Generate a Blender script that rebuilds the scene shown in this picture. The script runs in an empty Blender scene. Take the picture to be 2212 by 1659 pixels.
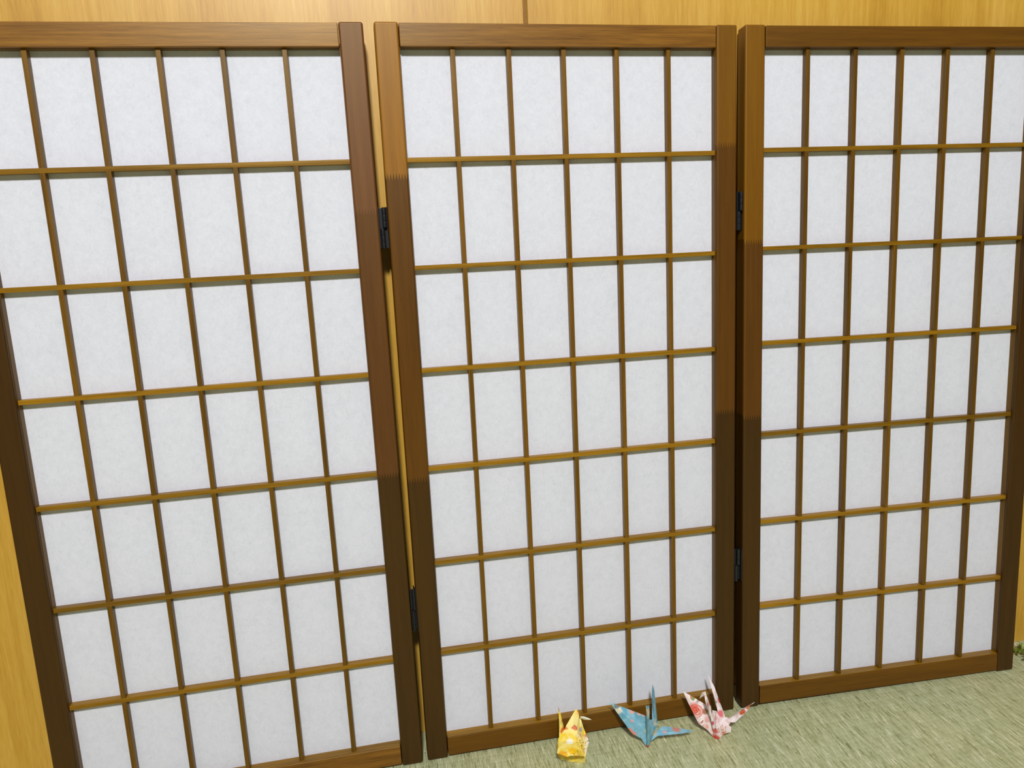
import bpy, bmesh, math, random
from mathutils import Matrix, Vector

random.seed(7)
C = bpy.context.scene.collection
scene = bpy.context.scene

# ------------------------------------------------------------------ camera
F_PX = 1598.4
PITCH, ROLL, CAM_H = -0.19533, -0.04589, 0.69618
cam_data = bpy.data.cameras.new('camera')
cam_data.sensor_fit = 'HORIZONTAL'
cam_data.sensor_width = 36.0
cam_data.lens = F_PX / 2212.0 * 36.0
cam_data.clip_start = 0.01
cam = bpy.data.objects.new('camera', cam_data)
C.objects.link(cam)
_r = Vector((1, 0, 0))
_f = Vector((0, math.cos(PITCH), math.sin(PITCH)))
_u = Vector((0, -math.sin(PITCH), math.cos(PITCH)))
_R = math.cos(ROLL) * _r + math.sin(ROLL) * _u
_U = -math.sin(ROLL) * _r + math.cos(ROLL) * _u
M = Matrix((( _R.x, _U.x, -_f.x, 0), (_R.y, _U.y, -_f.y, 0), (_R.z, _U.z, -_f.z, CAM_H), (0, 0, 0, 1)))
cam.matrix_world = M
scene.camera = cam

# ------------------------------------------------------------------ world, lamp, exposure
world = bpy.data.worlds.new('room_light')
scene.world = world
world.use_nodes = True
wn, wl = world.node_tree.nodes, world.node_tree.links
wn.clear()
w_out = wn.new('ShaderNodeOutputWorld')
w_bg = wn.new('ShaderNodeBackground')
w_tc = wn.new('ShaderNodeTexCoord')
w_sep = wn.new('ShaderNodeSeparateXYZ')
w_ramp = wn.new('ShaderNodeValToRGB')
wl.new(w_tc.outputs['Generated'], w_sep.inputs[0])
w_map = wn.new('ShaderNodeMath'); w_map.operation = 'MULTIPLY_ADD'
w_map.inputs[1].default_value = 0.5; w_map.inputs[2].default_value = 0.5
wl.new(w_sep.outputs['Z'], w_map.inputs[0])
wl.new(w_map.outputs[0], w_ramp.inputs[0])
w_ramp.color_ramp.elements[0].position = 0.30
w_ramp.color_ramp.elements[0].color = (0.05, 0.042, 0.030, 1)      # floor of the room
w_ramp.color_ramp.elements[1].position = 0.85
w_ramp.color_ramp.elements[1].color = (1.0, 1.0, 1.05, 1)        # white ceiling
_e = w_ramp.color_ramp.elements.new(0.52); _e.color = (0.22, 0.155, 0.105, 1)   # far walls
wl.new(w_ramp.outputs[0], w_bg.inputs[0])
w_bg.inputs['Strength'].default_value = 0.23
wl.new(w_bg.outputs[0], w_out.inputs[0])

lamp = bpy.data.lights.new('ceiling_lamp', 'AREA')
lamp.shape = 'DISK'
lamp.size = 0.30
lamp.energy = 90.0
lamp.color = (0.985, 0.985, 1.0)
lamp_ob = bpy.data.objects.new('ceiling_lamp', lamp)
C.objects.link(lamp_ob)
lamp_ob.location = (0.08, -1.5, 2.42)
lamp_ob.rotation_euler = (Vector((0.2, 0.95, 0.35)) - Vector(lamp_ob.location)).to_track_quat('-Z', 'Y').to_euler()

vs = scene.view_settings
vs.view_transform = 'Standard'
vs.look = 'None'
vs.gamma = 1.0
vs.exposure = 0.0
vs.use_curve_mapping = False

# ------------------------------------------------------------------ helpers
def lin(r, g, b):
    f = lambda c: (c / 255.0) / 12.92 if c <= 10.3 else (((c / 255.0) + 0.055) / 1.055) ** 2.4
    return (f(r), f(g), f(b), 1.0)

def add_box(bm, x0, x1, y0, y1, z0, z1, bevel=0.0, seg=2):
    vs_ = [bm.verts.new(p) for p in ((x0, y0, z0), (x1, y0, z0), (x1, y1, z0), (x0, y1, z0),
                                     (x0, y0, z1), (x1, y0, z1), (x1, y1, z1), (x0, y1, z1))]
    fs = [bm.faces.new([vs_[i] for i in q]) for q in ((0, 3, 2, 1), (4, 5, 6, 7), (0, 1, 5, 4), (1, 2, 6, 5), (2, 3, 7, 6), (3, 0, 4, 7))]
    if bevel > 0:
        es = {e for f in fs for e in f.edges}
        bmesh.ops.bevel(bm, geom=list(es), offset=bevel, segments=seg, affect='EDGES', profile=0.5)

def add_cyl(bm, cx, cy, z0, z1, r, n=20, chamfer=0.0004):
    rings = []
    for z, rr in ((z0, r - chamfer), (z0 + chamfer, r), (z1 - chamfer, r), (z1, r - chamfer)):
        rings.append([bm.verts.new((cx + rr * math.cos(2 * math.pi * k / n), cy + rr * math.sin(2 * math.pi * k / n), z)) for k in range(n)])
    for a, b in zip(rings, rings[1:]):
        for k in range(n):
            bm.faces.new((a[k], a[(k + 1) % n], b[(k + 1) % n], b[k]))
    bm.faces.new(list(reversed(rings[0]))); bm.faces.new(rings[-1])

def obj(name, bm, mat, parent=None, smooth=False):
    me = bpy.data.meshes.new(name)
    bmesh.ops.recalc_face_normals(bm, faces=bm.faces)
    bm.to_mesh(me); bm.free()
    if smooth:
        for p in me.polygons: p.use_smooth = True
    me.materials.append(mat)
    o = bpy.data.objects.new(name, me)
    C.objects.link(o)
    if smooth:
        wn_ = o.modifiers.new('weighted', 'WEIGHTED_NORMAL'); wn_.keep_sharp = True; wn_.weight = 100
    if parent: o.parent = parent
    return o

def thing(name, label, cat, loc, group=None):
    o = bpy.data.objects.new(name, None)
    C.objects.link(o); o.location = loc; o.empty_display_size = 0.02
    o['label'] = label; o['category'] = cat
    if group: o['group'] = group
    return o

# ------------------------------------------------------------------ materials
def new_mat(name):
    m = bpy.data.materials.new(name); m.use_nodes = True
    nt = m.node_tree
    return m, nt, nt.nodes, nt.links, nt.nodes['Principled BSDF']

def node(nt, kind, **kw):
    n = nt.nodes.new(kind)
    for k, v in kw.items():
        if hasattr(n, k): setattr(n, k, v)
    return n

def mth(nt, op, a, b=None, c=None):
    n = nt.nodes.new('ShaderNodeMath'); n.operation = op
    for i, v in enumerate((a, b, c)):
        if v is None: continue
        if isinstance(v, (int, float)): n.inputs[i].default_value = v
        else: nt.links.new(v, n.inputs[i])
    return n.outputs[0]

def mixc(nt, fac, a, b, blend='MIX'):
    n = nt.nodes.new('ShaderNodeMix'); n.data_type = 'RGBA'; n.blend_type = blend
    for s, v in ((n.inputs['Factor'], fac), (n.inputs['A'], a), (n.inputs['B'], b)):
        if isinstance(v, (int, float)): s.default_value = v
        elif isinstance(v, tuple): s.default_value = v
        else: nt.links.new(v, s)
    return n.outputs['Result']

def ramp(nt, src, stops):
    n = nt.nodes.new('ShaderNodeValToRGB')
    cr = n.color_ramp
    cr.elements[0].position, cr.elements[0].color = stops[0]
    cr.elements[1].position, cr.elements[1].color = stops[-1]
    for p, c in stops[1:-1]:
        e = cr.elements.new(p); e.color = c
    nt.links.new(src, n.inputs[0])
    return n.outputs[0]

def noise(nt, vec, scale, detail=4.0, rough=0.55, dist=0.0):
    n = nt.nodes.new('ShaderNodeTexNoise')
    nt.links.new(vec, n.inputs['Vector'])
    n.inputs['Scale'].default_value = scale; n.inputs['Detail'].default_value = detail
    n.inputs['Roughness'].default_value = rough; n.inputs['Distortion'].default_value = dist
    return n.outputs['Fac']

def mapping(nt, vec, scale=(1, 1, 1), rot=(0, 0, 0), loc=(0, 0, 0)):
    n = nt.nodes.new('ShaderNodeMapping')
    nt.links.new(vec, n.inputs['Vector'])
    n.inputs['Scale'].default_value = scale; n.inputs['Rotation'].default_value = rot; n.inputs['Location'].default_value = loc
    return n.outputs[0]

def wood(name, light, dark, axis='Z', rough=0.42, grain=1.0, joints=(), other=None, bump=0.15, spec=0.5, coat=0.0, vary=0.0):
    """stained wood, grain running along axis; joints = heights of finger joints between pieces,
    other = (light, dark) of the pieces above, brighter partly to follow the light"""
    m, nt, N, L, b = new_mat(name)
    tc = node(nt, 'ShaderNodeTexCoord').outputs['Object']
    oi = node(nt, 'ShaderNodeObjectInfo').outputs['Random']
    off = node(nt, 'ShaderNodeCombineXYZ')
    rr = mth(nt, 'MULTIPLY', oi, 13.0)
    L.new(rr, off.inputs[0]); L.new(rr, off.inputs[2])
    add = node(nt, 'ShaderNodeVectorMath'); add.operation = 'ADD'
    L.new(tc, add.inputs[0]); L.new(off.outputs[0], add.inputs[1])
    sc = {'Z': (90, 90, 3.0), 'X': (3.0, 90, 90)}[axis]
    v = mapping(nt, add.outputs[0], scale=sc)
    g1 = noise(nt, v, 1.6 * grain, 6, 0.62, 0.4)
    v2 = mapping(nt, add.outputs[0], scale=tuple(s * 5 for s in sc))
    g2 = noise(nt, v2, 2.2 * grain, 3, 0.6)
    v3 = mapping(nt, add.outputs[0], scale=tuple(s * 0.12 + 1.5 for s in sc))
    g3 = noise(nt, v3, 1.0, 2, 0.5)
    g = mth(nt, 'ADD', mth(nt, 'MULTIPLY', g1, 0.5), mth(nt, 'ADD', mth(nt, 'MULTIPLY', g2, 0.3), mth(nt, 'MULTIPLY', g3, 0.2)))
    col = ramp(nt, g, [(0.36, dark), (0.64, light)])
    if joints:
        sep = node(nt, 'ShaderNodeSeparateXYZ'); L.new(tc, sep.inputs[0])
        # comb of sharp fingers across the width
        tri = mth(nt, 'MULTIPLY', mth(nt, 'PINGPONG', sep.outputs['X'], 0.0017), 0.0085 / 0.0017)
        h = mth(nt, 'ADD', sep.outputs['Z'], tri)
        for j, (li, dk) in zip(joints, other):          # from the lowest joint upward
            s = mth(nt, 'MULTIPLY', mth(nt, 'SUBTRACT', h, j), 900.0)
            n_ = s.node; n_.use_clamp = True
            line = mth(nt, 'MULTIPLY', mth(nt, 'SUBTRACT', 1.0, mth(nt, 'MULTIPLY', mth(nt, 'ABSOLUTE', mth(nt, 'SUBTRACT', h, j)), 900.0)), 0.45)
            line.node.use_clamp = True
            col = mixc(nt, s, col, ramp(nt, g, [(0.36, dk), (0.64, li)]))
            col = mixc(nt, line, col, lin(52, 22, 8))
    if vary:                                            # every stick has its own tone
        tone = mth(nt, 'MULTIPLY_ADD', oi, vary, 1.0 - vary * 0.6)
        cc = node(nt, 'ShaderNodeCombineXYZ')
        for i_ in range(3): L.new(tone, cc.inputs[i_])
        col = mixc(nt, 1.0, col, cc.outputs[0], 'MULTIPLY')
    L.new(col, b.inputs['Base Color'])
    b.inputs['Roughness'].default_value = rough
    b.inputs['Specular IOR Level'].default_value = spec
    b.inputs['Specular Tint'].default_value = (1.0, 0.82, 0.52, 1)
    if coat: b.inputs['Coat Weight'].default_value = coat; b.inputs['Coat Roughness'].default_value = 0.35
    bp = node(nt, 'ShaderNodeBump'); bp.inputs['Strength'].default_value = bump; bp.inputs['Distance'].default_value = 0.0004
    fine = noise(nt, mapping(nt, add.outputs[0], scale=(1, 1, 1)), 900, 2, 0.6)
    L.new(mth(nt, 'ADD', g, mth(nt, 'MULTIPLY', fine, 0.35)), bp.inputs['Height']); L.new(bp.outputs[0], b.inputs['Normal'])
    return m

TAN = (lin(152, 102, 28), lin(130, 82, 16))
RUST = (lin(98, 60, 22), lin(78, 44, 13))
DARK = (lin(68, 41, 7), lin(50, 29, 3))  # own dark stain; on lower pieces also painted loss of light toward the floor
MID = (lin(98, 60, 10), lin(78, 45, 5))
W_STILE_RUST = wood('stained_wood_rust_shaded_foot', DARK[0], DARK[1], 'Z', 0.45, joints=(0.41, 0.735), other=(RUST, (lin(112, 70, 38), lin(92, 54, 25))))  # lowest joint is made up: its dark piece paints the stile's dimmer-lit foot
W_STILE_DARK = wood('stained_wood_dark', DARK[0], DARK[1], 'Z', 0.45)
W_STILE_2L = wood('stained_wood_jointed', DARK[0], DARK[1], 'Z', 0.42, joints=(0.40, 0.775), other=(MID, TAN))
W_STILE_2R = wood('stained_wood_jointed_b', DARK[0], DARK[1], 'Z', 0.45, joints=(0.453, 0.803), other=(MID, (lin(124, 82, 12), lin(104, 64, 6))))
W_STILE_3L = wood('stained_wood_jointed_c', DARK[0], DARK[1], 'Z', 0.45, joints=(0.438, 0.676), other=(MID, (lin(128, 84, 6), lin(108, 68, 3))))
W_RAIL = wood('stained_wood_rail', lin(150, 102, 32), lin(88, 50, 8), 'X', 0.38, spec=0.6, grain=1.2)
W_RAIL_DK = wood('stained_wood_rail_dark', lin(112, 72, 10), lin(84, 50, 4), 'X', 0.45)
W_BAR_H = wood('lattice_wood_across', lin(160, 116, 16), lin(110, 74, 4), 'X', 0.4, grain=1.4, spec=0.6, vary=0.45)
W_BAR_V = wood('lattice_wood_upright', lin(124, 86, 14), lin(74, 46, 4), 'Z', 0.42, grain=1.4, vary=0.4)

def paper_mat():
    m, nt, N, L, b = new_mat('shoji_paper')
    tc = node(nt, 'ShaderNodeTexCoord').outputs['Object']
    a = noise(nt, tc, 110, 5, 0.6, 0.6)
    c = noise(nt, mapping(nt, tc, scale=(1, 1, 0.55), loc=(3, 1, 2)), 330, 4, 0.65, 1.2)
    d = noise(nt, tc, 900, 2, 0.6)
    g = mth(nt, 'ADD', mth(nt, 'MULTIPLY', a, 0.3), mth(nt, 'ADD', mth(nt, 'MULTIPLY', c, 0.4), mth(nt, 'MULTIPLY', d, 0.3)))
    col = ramp(nt, g, [(0.34, (0.62, 0.64, 0.695, 1)), (0.5, (0.70, 0.712, 0.772, 1)), (0.66, (0.75, 0.765, 0.82, 1))])
    L.new(col, b.inputs['Base Color'])
    b.inputs['Roughness'].default_value = 0.85
    b.inputs['Specular IOR Level'].default_value = 0.2
    bp = node(nt, 'ShaderNodeBump'); bp.inputs['Strength'].default_value = 0.12; bp.inputs['Distance'].default_value = 0.0004
    L.new(c, bp.inputs['Height']); L.new(bp.outputs[0], b.inputs['Normal'])
    return m
PAPER = paper_mat()

def wall_mat():
    m, nt, N, L, b = new_mat('wall_veneer')
    tc = node(nt, 'ShaderNodeTexCoord').outputs['Object']
    broad = noise(nt, mapping(nt, tc, scale=(14, 1, 0.5)), 1.5, 3, 0.55)
    v = mapping(nt, tc, scale=(120, 1, 5))
    g1 = noise(nt, v, 1.4, 6, 0.65, 0.3)
    g2 = noise(nt, mapping(nt, tc, scale=(420, 1, 28)), 1.3, 3, 0.6)
    g = mth(nt, 'ADD', mth(nt, 'MULTIPLY', broad, 0.42), mth(nt, 'ADD', mth(nt, 'MULTIPLY', g1, 0.33), mth(nt, 'MULTIPLY', g2, 0.25)))
    col = ramp(nt, g, [(0.34, lin(180, 130, 30)), (0.5, lin(204, 156, 54)), (0.64, lin(218, 176, 80))])
    # knock in the veneer beside the seam
    sep = node(nt, 'ShaderNodeSeparateXYZ'); L.new(tc, sep.inputs[0])
    L.new(col, b.inputs['Base Color'])
    b.inputs['Roughness'].default_value = 0.42
    b.inputs['Specular IOR Level'].default_value = 0.7
    bp = node(nt, 'ShaderNodeBump'); bp.inputs['Strength'].default_value = 0.15; bp.inputs['Distance'].default_value = 0.0006
    L.new(g2, bp.inputs['Height']); L.new(bp.outputs[0], b.inputs['Normal'])
    return m
WALL = wall_mat()

def tatami_mat():
    m, nt, N, L, b = new_mat('tatami')
    tc = node(nt, 'ShaderNodeTexCoord').outputs['Object']
    # slight wobble of the rushes
    wob = noise(nt, mapping(nt, tc, scale=(40, 40, 1)), 1.0, 2, 0.5)
    comb = node(nt, 'ShaderNodeCombineXYZ')
    L.new(mth(nt, 'MULTIPLY', mth(nt, 'SUBTRACT', wob, 0.5), 0.0028), comb.inputs[0])
    add = node(nt, 'ShaderNodeVectorMath'); add.operation = 'ADD'
    L.new(tc, add.inputs[0]); L.new(comb.outputs[0], add.inputs[1])
    vec = add.outputs[0]
    def brick(w, hgt, loc, mortar):
        n = nt.nodes.new('ShaderNodeTexBrick')
        L.new(mapping(nt, vec, rot=(0, 0, math.pi / 2), loc=loc), n.inputs['Vector'])
        n.inputs['Color1'].default_value = (0, 0, 0, 1); n.inputs['Color2'].default_value = (1, 1, 1, 1)
        n.inputs['Mortar'].default_value = (0.2, 0.2, 0.2, 1)
        n.inputs['Scale'].default_value = 1.0; n.inputs['Mortar Size'].default_value = mortar
        n.inputs['Mortar Smooth'].default_value = 0.6
        n.inputs['Brick Width'].default_value = w; n.inputs['Row Height'].default_value = hgt
        n.offset = 0.5; n.offset_frequency = 2
        return n
    b1 = brick(0.0145, 0.0023, (0, 0, 0), 0.00016)
    b2 = brick(0.0145, 0.00115, (0.003, 0.0006, 0), 0.0)
    s1 = noise(nt, mapping(nt, vec, scale=(1100, 60, 1)), 1.0, 3, 0.6)
    s2 = noise(nt, mapping(nt, vec, scale=(350, 22, 1), loc=(5, 3, 0)), 1.0, 3, 0.6)
    big = noise(nt, mapping(nt, vec, scale=(9, 7, 1)), 1.0, 3, 0.5)
    # warp rows pull the rushes down every 14.5 mm
    sep = node(nt, 'ShaderNodeSeparateXYZ'); L.new(vec, sep.inputs[0])
    row = mth(nt, 'PINGPONG', sep.outputs['Y'], 0.00725)
    rowv = mth(nt, 'SMOOTH_MIN', mth(nt, 'MULTIPLY', row, 1 / 0.0035), 1.0, 0.3)
    v = mth(nt, 'ADD', mth(nt, 'MULTIPLY', b1.outputs['Color'], 0.20), mth(nt, 'MULTIPLY', b2.outputs['Color'], 0.22))
    v = mth(nt, 'ADD', v, mth(nt, 'MULTIPLY', s1, 0.40))
    v = mth(nt, 'ADD', v, mth(nt, 'MULTIPLY', s2, 0.18))
    col = ramp(nt, v, [(0.26, lin(122, 124, 82)), (0.39, lin(174, 177, 130)), (0.52, lin(190, 194, 150)), (0.64, lin(202, 205, 164)), (0.76, lin(250, 247, 218))])
    tint = ramp(nt, big, [(0.35, (1.03, 0.99, 0.93, 1)), (0.65, (0.97, 1.0, 0.99, 1))])
    col = mixc(nt, 1.0, col, tint, 'MULTIPLY')
    L.new(col, b.inputs['Base Color'])
    b.inputs['Roughness'].default_value = 0.6
    b.inputs['Specular IOR Level'].default_value = 0.35
    bp = node(nt, 'ShaderNodeBump'); bp.inputs['Strength'].default_value = 0.8; bp.inputs['Distance'].default_value = 0.0007
    hgt = mth(nt, 'ADD', mth(nt, 'MULTIPLY', v, 1.0), mth(nt, 'MULTIPLY', rowv, 0.35))
    hgt = mth(nt, 'SUBTRACT', hgt, mth(nt, 'MULTIPLY', b1.outputs['Fac'], 0.5))
    L.new(hgt, bp.inputs['Height']); L.new(bp.outputs[0], b.inputs['Normal'])
    return m
TATAMI = tatami_mat()

def plain(name, col, rough=0.5, metal=0.0, spec=0.5):
    m, nt, N, L, b = new_mat(name)
    tc = node(nt, 'ShaderNodeTexCoord').outputs['Object']
    g = noise(nt, tc, 300, 3, 0.6)
    c2 = tuple(min(1, c * 1.25) for c in col[:3]) + (1,)
    L.new(ramp(nt, g, [(0.35, col), (0.7, c2)]), b.inputs['Base Color'])
    b.inputs['Roughness'].default_value = rough; b.inputs['Metallic'].default_value = metal
    b.inputs['Specular IOR Level'].default_value = spec
    return m
GROOVE = plain('seam_filler', lin(136, 96, 30), 0.7)
BLACK = plain('black_metal', (0.012, 0.012, 0.014, 1), 0.38, 0.2)

def printed_paper(name, base, base2, blots, flowers=(), scale=90.0, ink=()):
    """folded origami paper: mottled ground plus printed blots at places on the bird.
    blots = (centre, size, colour, softness); flowers = (centre, radius, two petal colours, rings);
    ink = (centre, radius, colour) of fine squiggles"""
    m, nt, N, L, b = new_mat(name)
    tc = node(nt, 'ShaderNodeTexCoord').outputs['Object']
    n1 = noise(nt, tc, scale, 4, 0.6, 0.8)
    col = ramp(nt, n1, [(0.38, base), (0.6, base2)])
    nz = nt.nodes.new('ShaderNodeTexNoise'); L.new(tc, nz.inputs['Vector']); nz.inputs['Scale'].default_value = 260; nz.inputs['Detail'].default_value = 2
    wv = node(nt, 'ShaderNodeVectorMath'); wv.operation = 'SUBTRACT'; L.new(nz.outputs['Color'], wv.inputs[0]); wv.inputs[1].default_value = (0.5, 0.5, 0.5)
    ws = node(nt, 'ShaderNodeVectorMath'); ws.operation = 'SCALE'; L.new(wv.outputs[0], ws.inputs[0]); ws.inputs['Scale'].default_value = 0.0032
    wa = node(nt, 'ShaderNodeVectorMath'); wa.operation = 'ADD'; L.new(tc, wa.inputs[0]); L.new(ws.outputs[0], wa.inputs[1])
    for c, r, k, soft in blots:
        d = node(nt, 'ShaderNodeVectorMath'); d.operation = 'DISTANCE'
        L.new(wa.outputs[0], d.inputs[0]); d.inputs[1].default_value = c
        fac = ramp(nt, mth(nt, 'DIVIDE', d.outputs['Value'], r), [(max(0, 1 - soft * 0.8) * 0.56, (1, 1, 1, 1)), (0.58, (0, 0, 0, 1))])
        fac_n = fac
        col = mixc(nt, mth(nt, 'MULTIPLY', fac_n, 1.0), col, k)
    def dist(c, src):
        d = node(nt, 'ShaderNodeVectorMath'); d.operation = 'DISTANCE'
        L.new(src, d.inputs[0]); d.inputs[1].default_value = c
        return d.outputs['Value']
    for c, r, k1, k2, rings in flowers:
        d = dist(c, wa.outputs[0])
        inside = mth(nt, 'LESS_THAN', d, r)
        w = mth(nt, 'ADD', mth(nt, 'MULTIPLY', d, rings * 6.283 / r), mth(nt, 'MULTIPLY', n1, 9.0))
        col = mixc(nt, inside, col, mixc(nt, mth(nt, 'MULTIPLY_ADD', mth(nt, 'SINE', w), 0.5, 0.5), k1, k2))
    n2 = noise(nt, tc, 330, 1, 0.4, 0.6)
    for c, r, k in ink:
        inside = mth(nt, 'LESS_THAN', dist(c, wa.outputs[0]), r)
        line = mth(nt, 'LESS_THAN', mth(nt, 'ABSOLUTE', mth(nt, 'SUBTRACT', n2, 0.5)), 0.028)
        col = mixc(nt, mth(nt, 'MULTIPLY', inside, line), col, k)
    L.new(col, b.inputs['Base Color'])
    b.inputs['Roughness'].default_value = 0.55
    b.inputs['Specular IOR Level'].default_value = 0.3
    return m

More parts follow.
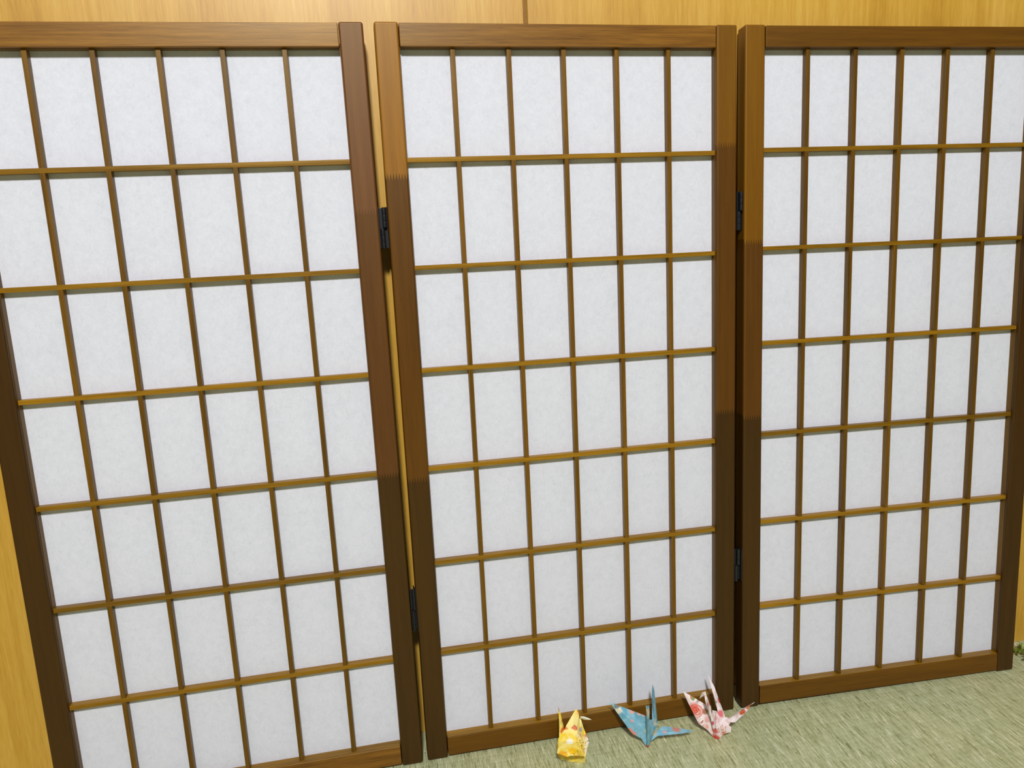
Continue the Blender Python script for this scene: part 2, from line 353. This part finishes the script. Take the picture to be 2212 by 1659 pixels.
CRANES = {
  'blue': ((0.1641, 0.8999, 0.0), {
    'wing_left': ([(-0.04921,0.0221,0.05813),(-0.03702,0.0201,0.05266),(-0.01924,0.0141,0.04815),(-0.00115,0.0051,0.04506),(-0.00157,0.0021,0.02405),(-0.00217,0.0001,0.00068),(-0.00842,0.0031,0.012),(-0.01945,0.0071,0.01661),(-0.02338,0.0081,0.02154),(-0.03646,0.0161,0.03906),(-0.02025,0.0091,0.03545)],
      [(0,1,10,9),(1,2,10),(2,3,4,10),(9,10,8),(10,4,6,7,8),(4,5,6)]),
    'neck': ([(-0.00303,-0.0069,0.06128),(-0.00199,-0.0109,0.05723),(0.00104,-0.0069,0.06107),(0.00063,-0.0069,0.03823),(-0.00123,-0.0004,0.0004),(0.00058,0.0001,0.0004),(0.00187,-0.0009,0.01058),(-0.00274,-0.0029,0.03549),(-0.00197,-0.0099,0.03978)],
      [(0,1,8,7),(1,2,3,8),(7,8,5,4),(8,3,6,5)]),
    'head': ([(-0.00473,-0.0119,0.07301),(-1e-05,-0.0119,0.07277),(0.00052,-0.0079,0.0618),(-0.00324,-0.0159,0.06084),(-0.00342,-0.0079,0.062),(-0.00311,-0.0159,0.0751)],
      [(0,5,3,4),(5,1,2,3)]),
    'tail': ([(0.01351,0.0341,0.07339),(0.0122,0.0321,0.0654),(0.01082,0.0251,0.04596),(0.00934,0.0171,0.02974),(0.0118,0.0121,0.02383),(0.0165,0.0181,0.02473),(0.01652,0.0281,0.04202),(0.01575,0.0341,0.06232),(0.01169,0.0201,0.04938)],
      [(0,1,8),(1,2,8),(2,3,4,8),(0,8,7),(8,6,7),(8,4,5,6)]),
    'body': ([(-0.00194,-0.0009,0.04399),(0.00201,0.0001,0.04308),(0.00706,0.0061,0.03852),(0.012,0.0111,0.03079),(0.01565,0.0121,0.02676),(0.00933,0.0051,0.01817),(0.00293,0.0011,0.00902),(0.00057,0.0001,0.0004),(-0.00124,-0.0004,0.0004),(0.00153,-0.0039,0.036),(0.0052,0.0011,0.03217)],
      [(0,9,7,8),(0,1,9),(1,2,10,9),(9,10,6,7),(2,3,4,5,10),(10,5,6)]),
    'wing_right': ([(0.00128,0.0001,0.0004),(0.00894,0.0031,0.01928),(0.02189,0.0121,0.02292),(0.03535,0.0131,0.02033),(0.06551,0.0081,0.01657),(0.05018,0.0021,0.01828),(0.01208,-0.0019,0.01895),(0.00411,-0.0019,0.01199),(0.02347,0.0031,0.02125)],
      [(0,1,8,7),(1,2,8),(2,3,8),(3,4,5,8),(8,5,6),(8,6,7)]),
  }),
  'pink': ((0.2629, 0.9113, 0.0), {
    'wing_left': ([(-0.04189,0.0267,0.05789),(-0.0258,0.0257,0.04748),(-0.01183,0.0167,0.0419),(-0.00809,0.0067,0.02518),(-0.00289,0.0007,0.0004),(-0.00416,0.0012,0.0004),(-0.01219,0.0067,0.00966),(-0.02384,0.0107,0.01761),(-0.03646,0.0227,0.04454),(-0.01613,0.0107,0.02352)],
      [(0,1,9,8),(1,2,3,9),(8,9,7),(9,3,6,7),(3,4,5,6)]),
    'neck': ([(-0.01765,0.0037,0.06509),(-0.01463,0.0067,0.06562),(-0.01411,0.0047,0.06347),(-0.00722,0.0027,0.04358),(-0.00657,-0.0003,0.03168),(-0.00185,0.0007,0.0004),(-0.00353,-0.0003,0.00052),(-0.01062,-0.0023,0.03642),(-0.01554,0.0017,0.05245),(-0.01475,-0.0043,0.05656)],
      [(0,1,9,8),(1,2,3,9),(8,9,7),(9,3,4,7),(7,4,5,6)]),
    'head': ([(-0.02781,-0.0093,0.07022),(-0.02124,0.0007,0.07253),(-0.01562,0.0057,0.0702),(-0.01432,0.0047,0.06348),(-0.01778,0.0027,0.06616),(-0.02252,-0.0073,0.0743)],
      [(0,5,1),(1,5,4,2),(2,4,3),(0,4,5)]),
    'tail': ([(-0.00202,0.0447,0.07021),(-0.00056,0.0447,0.06814),(0.00589,0.0377,0.05447),(0.01066,0.0287,0.03723),(0.01614,0.0187,0.01971),(0.00783,0.0107,0.01913),(0.00543,0.0187,0.02818),(0.00122,0.0337,0.0526),(0.00395,0.0227,0.04169)],
      [(0,1,2,7),(7,2,8),(2,3,8),(7,8,6),(8,3,4,6),(6,4,5)]),
    'body': ([(-0.00819,0.0067,0.03927),(-0.00456,0.0097,0.03777),(0.00179,0.0147,0.03315),(0.00451,0.0167,0.02845),(0.01554,0.0167,0.02116),(0.02097,0.0147,0.02033),(0.01276,0.0107,0.01888),(0.00388,0.0067,0.01828),(-0.00142,0.0027,0.01596),(-0.0022,0.0007,0.0004),(-0.00318,-0.0003,0.00051),(-0.00709,-0.0023,0.02847),(-0.00054,0.0087,0.02651)],
      [(0,1,12,11),(1,2,3,12),(3,4,12),(12,4,5,6,7),(12,7,8,11),(11,8,9,10)]),
    'wing_right': ([(-0.002,0.0007,0.01745),(0.00272,0.0027,0.02124),(0.01186,0.0077,0.02148),(0.02065,0.0137,0.02185),(0.03697,0.0167,0.03152),(0.05516,0.0137,0.04446),(0.04655,0.0077,0.04357),(0.04287,0.0047,0.03884),(0.03641,0.0017,0.03505),(0.02411,-0.0003,0.02465),(0.01776,0.0017,0.02353),(0.01672,0.0027,0.01816),(0.0285,0.0097,0.02901)],
      [(0,1,11),(1,2,10,11),(2,3,12,10),(3,4,12),(4,5,6,12),(12,6,7,8),(12,8,9,10)]),
    'body_fold': ([(-0.00264,-0.0003,0.019),(0.00156,-0.0013,0.0238),(0.01607,0.0017,0.01892),(0.01858,0.0007,0.01717),(0.01785,-0.0013,0.01084),(0.00809,-0.0033,0.00969),(0.00065,-0.0028,0.00147),(-0.00233,-0.0003,0.0004),(0.00532,-0.0053,0.01912)],
      [(0,1,8),(1,2,8),(2,3,4,8),(8,4,5),(0,8,7),(8,5,6,7)]),
  }),
  'yellow': ((0.0573, 0.875, 0.0), {
    'tail': ([(-0.01441,0.03,0.06513),(-0.01193,0.028,0.05668),(-0.00988,0.025,0.04718),(-0.00833,0.022,0.03845),(-0.00787,0.018,0.03632),(-0.01202,0.011,0.0331),(-0.01576,0.011,0.03186),(-0.01505,0.015,0.03889),(-0.01433,0.023,0.05316),(-0.01289,0.018,0.0495)],
      [(0,1,9,8),(1,2,9),(2,3,4,9),(8,9,7),(9,4,5,6,7)]),
    'wing_far': ([(0.00988,0.033,0.05927),(0.01333,0.03,0.05397),(0.01316,0.028,0.04818),(0.01066,0.023,0.04035),(0.00878,0.015,0.03479),(-0.00712,0.015,0.03705),(-0.00785,0.017,0.03957),(-0.0052,0.021,0.04226),(0.00386,0.021,0.04504)],
      [(0,1,2,8),(0,8,7),(2,3,8),(3,4,8),(8,4,5,6,7)]),
    'head': ([(0.01354,0.014,0.06085),(0.01867,0.011,0.06244),(0.02464,0.008,0.06151),(0.02797,0.007,0.06014),(0.02468,0.009,0.05846),(0.01989,0.012,0.05677),(0.01386,0.015,0.05706),(0.01898,0.008,0.06215)],
      [(0,1,7,6),(1,2,3,7),(7,3,4,5),(6,7,5)]),
    'neck': ([(0.01307,0.017,0.05603),(0.01506,0.015,0.05451),(0.01816,0.011,0.04298),(0.02146,0.008,0.03574),(0.0159,0.005,0.029),(0.00777,0.011,0.03494),(0.0112,0.016,0.0497),(0.01306,0.007,0.04546)],
      [(0,1,7,6),(1,2,7),(2,3,4,7),(6,7,5),(7,4,5)]),
    'body': ([(-0.0158,0.01,0.03261),(-0.00805,0.014,0.0407),(0.00821,0.014,0.04058),(0.01606,0.01,0.03954),(0.02146,0.008,0.03574),(0.02361,0.003,0.02939),(0.02001,-0.002,0.02128),(0.01751,-0.006,0.01383),(0.01722,-0.00078,0.0008),(0.00093,0.00258,0.0008),(-0.01454,0.00819,0.0008),(-0.02012,-0.003,0.0195),(-0.01839,0.006,0.03002),(0.01533,0.0,0.02711)],
      [(4,5,13,3),(5,6,7,13),(0,1,2,3,13),(7,8,9,13),(0,13,9,10,11,12)]),
    'wing_near': ([(-0.00808,0.013,0.04215),(0.00302,0.012,0.04374),(0.01127,0.007,0.03773),(0.01616,0.001,0.03058),(0.01646,-0.01,0.0262),(0.01619,-0.018,0.02411),(0.00825,-0.021,0.02798),(-0.00302,-0.024,0.03118),(-0.00805,-0.025,0.03034),(-0.01399,-0.023,0.03223),(-0.02076,-0.018,0.03114),(-0.01783,-0.008,0.0328),(-0.01829,0.004,0.03152),(-0.01525,0.009,0.03618),(-0.00219,-0.001,0.03446),(0.00012,-0.017,0.03314)],
      [(0,1,2,14),(2,3,14),(3,4,15,14),(4,5,6,15),(15,6,7),(15,7,8,9),(14,15,9,10,11),(14,11,12),(14,12,13,0)]),
  }),
}

# ------------------------------------------------------------------ the setting
WALL_A = 0.165                                   # the wall runs slightly across the view
wall_o = Vector((0.82, 1.1165, 0.0))
wall_t = Vector((math.cos(WALL_A), math.sin(WALL_A), 0)); wall_n = Vector((-math.sin(WALL_A), math.cos(WALL_A), 0))
SEAM0, SEAM1 = -0.7960, -0.7906

bm = bmesh.new()
add_box(bm, -3.0, SEAM0, 0.0, 0.05, 0.0, 2.45, 0.0006, 1)
add_box(bm, SEAM1, 2.5, 0.0, 0.05, 0.0, 2.45, 0.0006, 1)
wall = obj('wall_back', bm, WALL)
wall.location = wall_o; wall.rotation_euler = (0, 0, WALL_A); wall['kind'] = 'structure'
bm = bmesh.new()
add_box(bm, SEAM0 - 0.001, SEAM1 + 0.001, 0.0035, 0.02, 0.0, 2.45)
trim = obj('trim_1', bm, GROOVE)
trim.location = wall_o; trim.rotation_euler = (0, 0, WALL_A); trim['kind'] = 'structure'

bm = bmesh.new()
add_box(bm, -3.0, 2.5, -3.6, 0.05, -0.03, 0.0)
floor = obj('floor', bm, TATAMI)
floor.location = wall_o; floor.rotation_euler = (0, 0, WALL_A); floor['kind'] = 'structure'

# ------------------------------------------------------------------ folding screen
PW, PH, SW, ZB, ZT, DB = 0.45, 0.9448, 0.0278, 0.03, 0.9176, 0.0046
PU, PV, VC = 0.06755, 0.12756, 0.4719
THK, PAPER_D, BARW = 0.022, 0.0138, 0.0056
# x, y, heading, lean back, tilt in its own plane
PANELS = [(-0.58661, 0.80534, 0.18411, 0.02808, 0.00306),
          (-0.13807, 0.89070, 0.18157, 0.02431, -0.00277),
          (0.31509, 0.96991, 0.15256, 0.03763, -0.00720)]

def panel_matrix(x, y, th, ln, ro):
    t = Vector((math.cos(th), math.sin(th), 0)); n = Vector((-math.sin(th), math.cos(th), 0))
    up = Vector((0, 0, math.cos(ln))) + n * math.sin(ln)
    nn = n * math.cos(ln) - Vector((0, 0, math.sin(ln)))
    t2 = t * math.cos(ro) + up * math.sin(ro); u2 = -t * math.sin(ro) + up * math.cos(ro)
    oz = -PW * math.sin(ro) if ro < 0 else 0.0
    return Matrix(((t2.x, nn.x, u2.x, x), (t2.y, nn.y, u2.y, y), (t2.z, nn.z, u2.z, oz + 0.0007), (0, 0, 0, 1)))

screen = thing('folding_screen', 'three-panel folding screen with brown wooden lattice and white paper, leaning against the wall', 'folding screen', (0.08, 0.93, 0))
inv = Matrix.Translation((-0.08, -0.93, 0))

def make_panel(mat4, stile_l, stile_r, top_mat, bottom_mat):
    bm = bmesh.new()
    add_box(bm, SW - 0.004, PW - SW + 0.004, PAPER_D, PAPER_D + 0.0006, ZB - 0.004, ZT + 0.004)
    sheet = obj('paper_panel', bm, PAPER, screen)
    sheet.matrix_local = inv @ mat4
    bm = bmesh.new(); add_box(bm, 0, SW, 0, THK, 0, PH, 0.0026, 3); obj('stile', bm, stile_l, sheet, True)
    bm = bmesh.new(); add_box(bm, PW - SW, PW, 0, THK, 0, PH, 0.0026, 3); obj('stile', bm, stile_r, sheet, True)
    g = 0.0007
    bm = bmesh.new(); add_box(bm, SW + g, PW - SW - g, 0.0004, THK - 0.0004, ZT, PH - 0.0012, 0.0009, 2); obj('top_rail', bm, top_mat, sheet, True)
    bm = bmesh.new(); add_box(bm, SW + g, PW - SW - g, 0.0004, THK - 0.0004, 0.0028, ZB, 0.0009, 2); obj('bottom_rail', bm, bottom_mat, sheet, True)
    # thin lattice surround lying against the frame
    bm = bmesh.new(); e = 0.0005
    add_box(bm, SW, SW + e, DB + 0.0004, PAPER_D, ZB, ZT); add_box(bm, PW - SW - e, PW - SW, DB + 0.0004, PAPER_D, ZB, ZT)
    add_box(bm, SW + e, PW - SW - e, DB + 0.0004, PAPER_D, ZT - e, ZT)
    obj('lattice_surround', bm, W_BAR_V, sheet)
    bm = bmesh.new(); add_box(bm, SW + 0.0008, PW - SW - 0.0008, 0.0016, PAPER_D, ZB - 0.0002, ZB + 0.0006, 0.0002, 1)  # made-up golden strip, paints the ceiling light on the bottom rail's upper lip
    obj('lip_light_strip', bm, W_BAR_H, sheet, True)
    # bars: one of each kind, then copies
    hb = PW / 2 - SW
    bm = bmesh.new(); add_box(bm, -hb, hb, DB, PAPER_D, -BARW / 2, BARW / 2, 0.00025, 1)
    h0 = obj('horizontal_bar', bm, W_BAR_H, sheet, True)
    bm = bmesh.new(); add_box(bm, -BARW / 2, BARW / 2, DB + 0.0001, PAPER_D, ZB, ZT, 0.00025, 1)
    v0 = obj('vertical_bar', bm, W_BAR_V, sheet, True)
    for i in range(1, 7):
        o = h0 if i == 1 else h0.copy()
        if i > 1: C.objects.link(o)
        o.parent = sheet; o.location = (PW / 2, 0, VC - (i - 3.5) * PV)
    for j in range(1, 6):
        o = v0 if j == 1 else v0.copy()
        if j > 1: C.objects.link(o)
        o.parent = sheet; o.location = (PW / 2 + (j - 3) * PU, 0, 0)
    return sheet

mats = [panel_matrix(*p) for p in PANELS]
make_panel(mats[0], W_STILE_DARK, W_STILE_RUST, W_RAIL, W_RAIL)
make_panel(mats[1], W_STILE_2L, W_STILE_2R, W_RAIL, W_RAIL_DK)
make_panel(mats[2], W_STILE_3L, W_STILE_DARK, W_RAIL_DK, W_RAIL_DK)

def hinge(ma, mb, v0, v1):
    """double-acting hinge in the gap between the right edge of panel a and the left edge of panel b"""
    vm = (v0 + v1) / 2
    pa = ma @ Vector((PW, 0.008, vm)); pb = mb @ Vector((0, 0.008, vm))
    up = ((ma @ Vector((PW, 0, v1))) - (ma @ Vector((PW, 0, v0)))).normalized()
    x = (pb - pa); gap = x.length; x = (x - up * x.dot(up)).normalized(); y = up.cross(x)
    c = (pa + pb) / 2
    m4 = Matrix(((x.x, y.x, up.x, c.x), (x.y, y.y, up.y, c.y), (x.z, y.z, up.z, c.z), (0, 0, 0, 1)))
    L_ = (v1 - v0) / 2; g2 = gap / 2
    bm = bmesh.new()
    add_box(bm, -g2, -g2 + 0.0010, -0.0065, 0.010, -L_, L_, 0.0002, 1)
    add_box(bm, g2 - 0.0010, g2, -0.0065, 0.010, -L_, L_, 0.0002, 1)
    h = obj('hinge', bm, BLACK, screen); h.matrix_local = inv @ m4
    r = min(0.0026, gap * 0.24)
    for cx, z0, z1 in ((gap * 0.16, 0.0005, L_), (-gap * 0.12, -L_, -0.0005)):
        bm = bmesh.new(); k = (z1 - z0) / 3
        for q in range(3):
            add_cyl(bm, cx, -0.0035, z0 + q * k, z0 + (q + 1) * k - 0.0002, r)
        obj('barrel', bm, BLACK, h, True)
    bm = bmesh.new(); add_box(bm, -g2 * 0.9, g2 * 0.9, -0.0004, 0.0004, -L_ + 0.001, L_ - 0.001); obj('hinge_plate', bm, BLACK, h)

hinge(mats[0], mats[1], 0.688, 0.737); hinge(mats[0], mats[1], 0.190, 0.248)
hinge(mats[1], mats[2], 0.690, 0.740); hinge(mats[1], mats[2], 0.198, 0.246)

# ------------------------------------------------------------------ paper cranes
def V3(part, key, i): return tuple(CRANES[key][1][part][0][i])
Y = lambda p, i: V3(p, 'yellow', i)
YEL = printed_paper('yellow_flower_print', lin(250, 212, 50), lin(252, 232, 130), [
    (Y('wing_far', 8), 0.030, lin(253, 236, 150), 0.6),
    (Y('wing_far', 5), 0.006, lin(250, 215, 60), 0.5),
    (tuple((Vector(Y('wing_far', 8)) * 0.45 + Vector(Y('wing_far', 4)) * 0.55)[:]), 0.0095, lin(226, 128, 92), 0.45),
    (Y('wing_far', 1), 0.005, lin(240, 180, 120), 0.7),
    (Y('tail', 4), 0.0125, lin(222, 120, 50), 0.25), (Y('tail', 2), 0.006, lin(220, 150, 70), 0.3),
    (Y('tail', 0), 0.012, lin(178, 146, 96), 0.7),
    (Y('body', 4), 0.007, lin(222, 130, 84), 0.5), (Y('body', 5), 0.015, lin(238, 234, 226), 0.5),
    (Y('body', 6), 0.012, lin(240, 226, 190), 0.5), (Y('neck', 7), 0.0075, lin(178, 172, 168), 0.4),
    (Y('neck', 4), 0.013, lin(240, 214, 130), 0.6),
    (Y('wing_near', 14), 0.009, lin(250, 246, 228), 0.3), (Y('wing_near', 15), 0.0105, lin(252, 198, 24), 0.3),
    (Y('wing_near', 2), 0.010, lin(236, 212, 150), 0.7), (Y('wing_near', 4), 0.010, lin(228, 186, 92), 0.6),
    (Y('wing_near', 6), 0.0075, lin(236, 190, 90), 0.6), (Y('wing_near', 9), 0.014, lin(250, 184, 40), 0.3),
    (Y('wing_near', 12), 0.003, lin(120, 92, 40), 0.2), (Y('wing_near', 3), 0.0028, lin(120, 96, 44), 0.3),
    (Y('head', 3), 0.030, lin(250, 246, 222), 0.3)], scale=120,
    flowers=[(tuple((Vector(Y('wing_far', 8)) * 0.5 + Vector(Y('wing_far', 4)) * 0.5)[:]), 0.0042, lin(218, 104, 70), lin(240, 160, 110), 1.6)],
    ink=[(Y('wing_near', 3), 0.011, lin(120, 84, 30)), (Y('wing_near', 6), 0.009, lin(130, 94, 36)), (Y('neck', 4), 0.010, lin(120, 84, 40))])
B = lambda p, i: V3(p, 'blue', i)
bl = lambda p, i, j, k: tuple((Vector(B(p, i)) * (1 - k) + Vector(B(p, j)) * k)[:])
BLU = printed_paper('blue_flower_print', lin(108, 170, 194), lin(146, 194, 208), [
    (B('wing_left', 0), 0.013, lin(176, 208, 216), 0.9),
    (bl('wing_left', 9, 1, 0.55), 0.010, lin(226, 224, 200), 0.5), (bl('wing_left', 9, 0, 0.3), 0.006, lin(232, 226, 196), 0.4),
    (bl('wing_left', 0, 1, 0.85), 0.0085, lin(122, 126, 122), 0.25),
    (B('wing_left', 2), 0.009, lin(224, 170, 164), 0.5), (bl('wing_left', 2, 3, 0.5), 0.006, lin(226, 186, 172), 0.5),
    (bl('wing_left', 2, 3, 0.8), 0.005, lin(230, 178, 170), 0.5),
    (B('wing_left', 10), 0.0045, lin(224, 160, 160), 0.4), (B('wing_left', 4), 0.006, lin(196, 200, 160), 0.5),
    (B('wing_left', 8), 0.007, lin(226, 140, 124), 0.3), (B('wing_left', 7), 0.010, lin(226, 146, 132), 0.4),
    (B('head', 3), 0.019, lin(238, 220, 196), 0.35),
    (B('neck', 4), 0.009, lin(178, 84, 62), 0.4),
    (bl('tail', 8, 6, 0.5), 0.005, lin(190, 204, 200), 0.6),
    (B('body', 3), 0.011, lin(196, 198, 180), 0.4), (B('body', 5), 0.010, lin(170, 170, 148), 0.6),
    (B('wing_right', 8), 0.006, lin(208, 162, 158), 0.6), (bl('wing_right', 3, 5, 0.35), 0.013, lin(206, 138, 120), 0.5),
    (B('wing_right', 4), 0.013, lin(160, 196, 190), 0.8)], scale=100)
K = lambda p, i: V3(p, 'pink', i)
kl = lambda p, i, j, k: tuple((Vector(K(p, i)) * (1 - k) + Vector(K(p, j)) * k)[:])
PNK = printed_paper('rose_print', lin(240, 214, 212), lin(250, 240, 236), [
    (kl('wing_left', 0, 1, 0.85), 0.008, lin(226, 112, 88), 0.35), (kl('wing_left', 8, 1, 0.7), 0.006, lin(142, 164, 96), 0.4),
    (kl('wing_left', 8, 9, 0.4), 0.016, lin(238, 168, 158), 0.4), (kl('wing_left', 8, 9, 0.42), 0.0125, lin(224, 92, 76), 0.35),
    (kl('wing_left', 8, 9, 0.45), 0.0065, lin(238, 138, 122), 0.3), (kl('wing_left', 8, 9, 0.45), 0.0035, lin(206, 70, 58), 0.3),
    (kl('wing_left', 2, 9, 0.45), 0.009, lin(168, 120, 92), 0.5), (kl('wing_left', 3, 9, 0.5), 0.009, lin(232, 176, 170), 0.6),
    (kl('wing_left', 6, 9, 0.25), 0.006, lin(186, 160, 120), 0.5), (K('wing_left', 7), 0.007, lin(236, 190, 184), 0.6),
    (K('neck', 3), 0.009, lin(124, 110, 60), 0.4), (kl('neck', 2, 3, 0.5), 0.0075, lin(212, 92, 92), 0.4),
    (K('neck', 9), 0.006, lin(226, 130, 140), 0.5), (kl('neck', 7, 5, 0.3), 0.007, lin(222, 96, 110), 0.5),
    (kl('neck', 4, 5, 0.6), 0.010, lin(214, 110, 100), 0.6),
    (kl('tail', 3, 2, 0.1), 0.008, lin(228, 98, 100), 0.4), (K('tail', 4), 0.004, lin(200, 170, 150), 0.5),
    (kl('tail', 3, 5, 0.62), 0.011, lin(232, 118, 122), 0.5), (K('tail', 8), 0.0035, lin(170, 170, 120), 0.4),
    (K('body', 12), 0.008, lin(236, 186, 180), 0.7),
    (K('body_fold', 7), 0.015, lin(208, 84, 66), 0.5), (K('body_fold', 5), 0.009, lin(226, 140, 120), 0.7),
    (K('body_fold', 8), 0.0075, lin(238, 204, 190), 0.5),
    (K('wing_right', 6), 0.012, lin(212, 124, 74), 0.3), (kl('wing_right', 7, 12, 0.45), 0.010, lin(210, 100, 60), 0.35),
    (K('wing_right', 12), 0.010, lin(226, 208, 190), 0.6), (K('wing_right', 5), 0.011, lin(250, 244, 238), 0.4)], scale=100,
    flowers=[(kl('wing_left', 8, 9, 0.55), 0.0088, lin(240, 196, 186), lin(218, 120, 100), 2.6), (kl('wing_left', 8, 9, 0.45), 0.0055, lin(214, 70, 56), lin(238, 132, 112), 2.0),
             (kl('wing_left', 6, 9, 0.3), 0.004, lin(246, 214, 206), lin(222, 150, 130), 1.5)],
    ink=[(K('body_fold', 8), 0.009, lin(190, 120, 96)), (K('body', 12), 0.008, lin(206, 130, 110)), (K('wing_left', 7), 0.008, lin(176, 116, 96))])

PART_NAME = {'wing_left': 'wing', 'wing_right': 'wing', 'wing_far': 'wing', 'wing_near': 'wing',
             'neck': 'neck', 'head': 'head', 'tail': 'tail', 'body': 'body', 'body_fold': 'body_flap'}
def make_crane(key, label, mat):
    org, parts = CRANES[key]
    t = thing('origami_crane', label, 'paper crane', org, 'folded paper cranes on the tatami')
    for pn, (vs_, fs) in parts.items():
        bm = bmesh.new()
        bv = [bm.verts.new(v) for v in vs_]
        for f in fs: bm.faces.new([bv[i] for i in f])
        bmesh.ops.recalc_face_normals(bm, faces=bm.faces)
        o = obj(PART_NAME[pn], bm, mat, t)
        so = o.modifiers.new('paper', 'SOLIDIFY'); so.thickness = 0.0004; so.offset = 0.0
    return t
make_crane('yellow', 'yellow flower-print origami crane, leftmost, standing end-on at the middle panel', YEL)
make_crane('blue', 'light blue flower-print origami crane with spread wings, between the yellow and the pink one', BLU)
make_crane('pink', 'white and pink rose-print origami crane, rightmost, near the gap between middle and right panels', PNK)

# ------------------------------------------------------------------ leaves at the wall base
LEAF_M, nt, N, L, b = new_mat('green_leaf')
oi = node(nt, 'ShaderNodeTexCoord').outputs['Object']
L.new(ramp(nt, noise(nt, oi, 90, 3, 0.6), [(0.35, lin(52, 78, 14)), (0.5, lin(98, 118, 22)), (0.65, lin(146, 156, 52))]), b.inputs['Base Color'])
b.inputs['Roughness'].default_value = 0.5
plant = thing('leafy_garland', 'small green leafy garland lying at the wall base beyond the right end of the screen', 'garland', (0.90, 1.105, 0))
rnd = random.Random(3)
bm = bmesh.new()
for k in range(270):
    s = rnd.uniform(-0.118, 0.11)
    base = wall_t * s + wall_n * rnd.uniform(-0.032, -0.004) + Vector((0, 0, rnd.uniform(0.002, 0.016)))
    a = rnd.uniform(0, 2 * math.pi); el = rnd.uniform(-0.1, 1.0)
    d = Vector((math.cos(a) * math.cos(el), math.sin(a) * math.cos(el), math.sin(el)))
    sd = d.cross(Vector((0, 0, 1))).normalized(); up = sd.cross(d)
    ln_, wd = rnd.uniform(0.007, 0.012), rnd.uniform(0.0022, 0.0038)
    pts = [base, base + d * ln_ * 0.45 + sd * wd + up * 0.0008, base + d * ln_, base + d * ln_ * 0.45 - sd * wd + up * 0.0008, base + d * ln_ * 0.5]
    wl_ = (Vector((0.90, 1.105, 0)))
    for p in pts:
        p.z = max(p.z, 0.0006)
        q = (p + wl_ - wall_o).dot(wall_n)
        if q > -0.001: p -= wall_n * (q + 0.001)
    vv = [bm.verts.new(p) for p in pts]
    bm.faces.new((vv[0], vv[1], vv[4])); bm.faces.new((vv[1], vv[2], vv[4])); bm.faces.new((vv[2], vv[3], vv[4])); bm.faces.new((vv[3], vv[0], vv[4]))
leaves = obj('leaves', bm, LEAF_M, plant)
bm = bmesh.new()
for q, off in enumerate((-0.020, -0.012)):
    n_ = 14; ring = None
    for k in range(n_ + 1):
        s = -0.08 + 0.19 * k / n_
        c = wall_t * s + wall_n * (off + 0.004 * math.sin(k * 1.7 + q)) + Vector((0, 0, 0.003 + 0.001 * math.sin(k)))
        cur = [bm.verts.new(c + wall_n * 0.001 * math.cos(t_ * math.pi / 3) + Vector((0, 0, 0.001 * math.sin(t_ * math.pi / 3)))) for t_ in range(6)]
        if ring:
            for t_ in range(6): bm.faces.new((ring[t_], ring[(t_ + 1) % 6], cur[(t_ + 1) % 6], cur[t_]))
        ring = cur
obj('stem', bm, LEAF_M, plant)
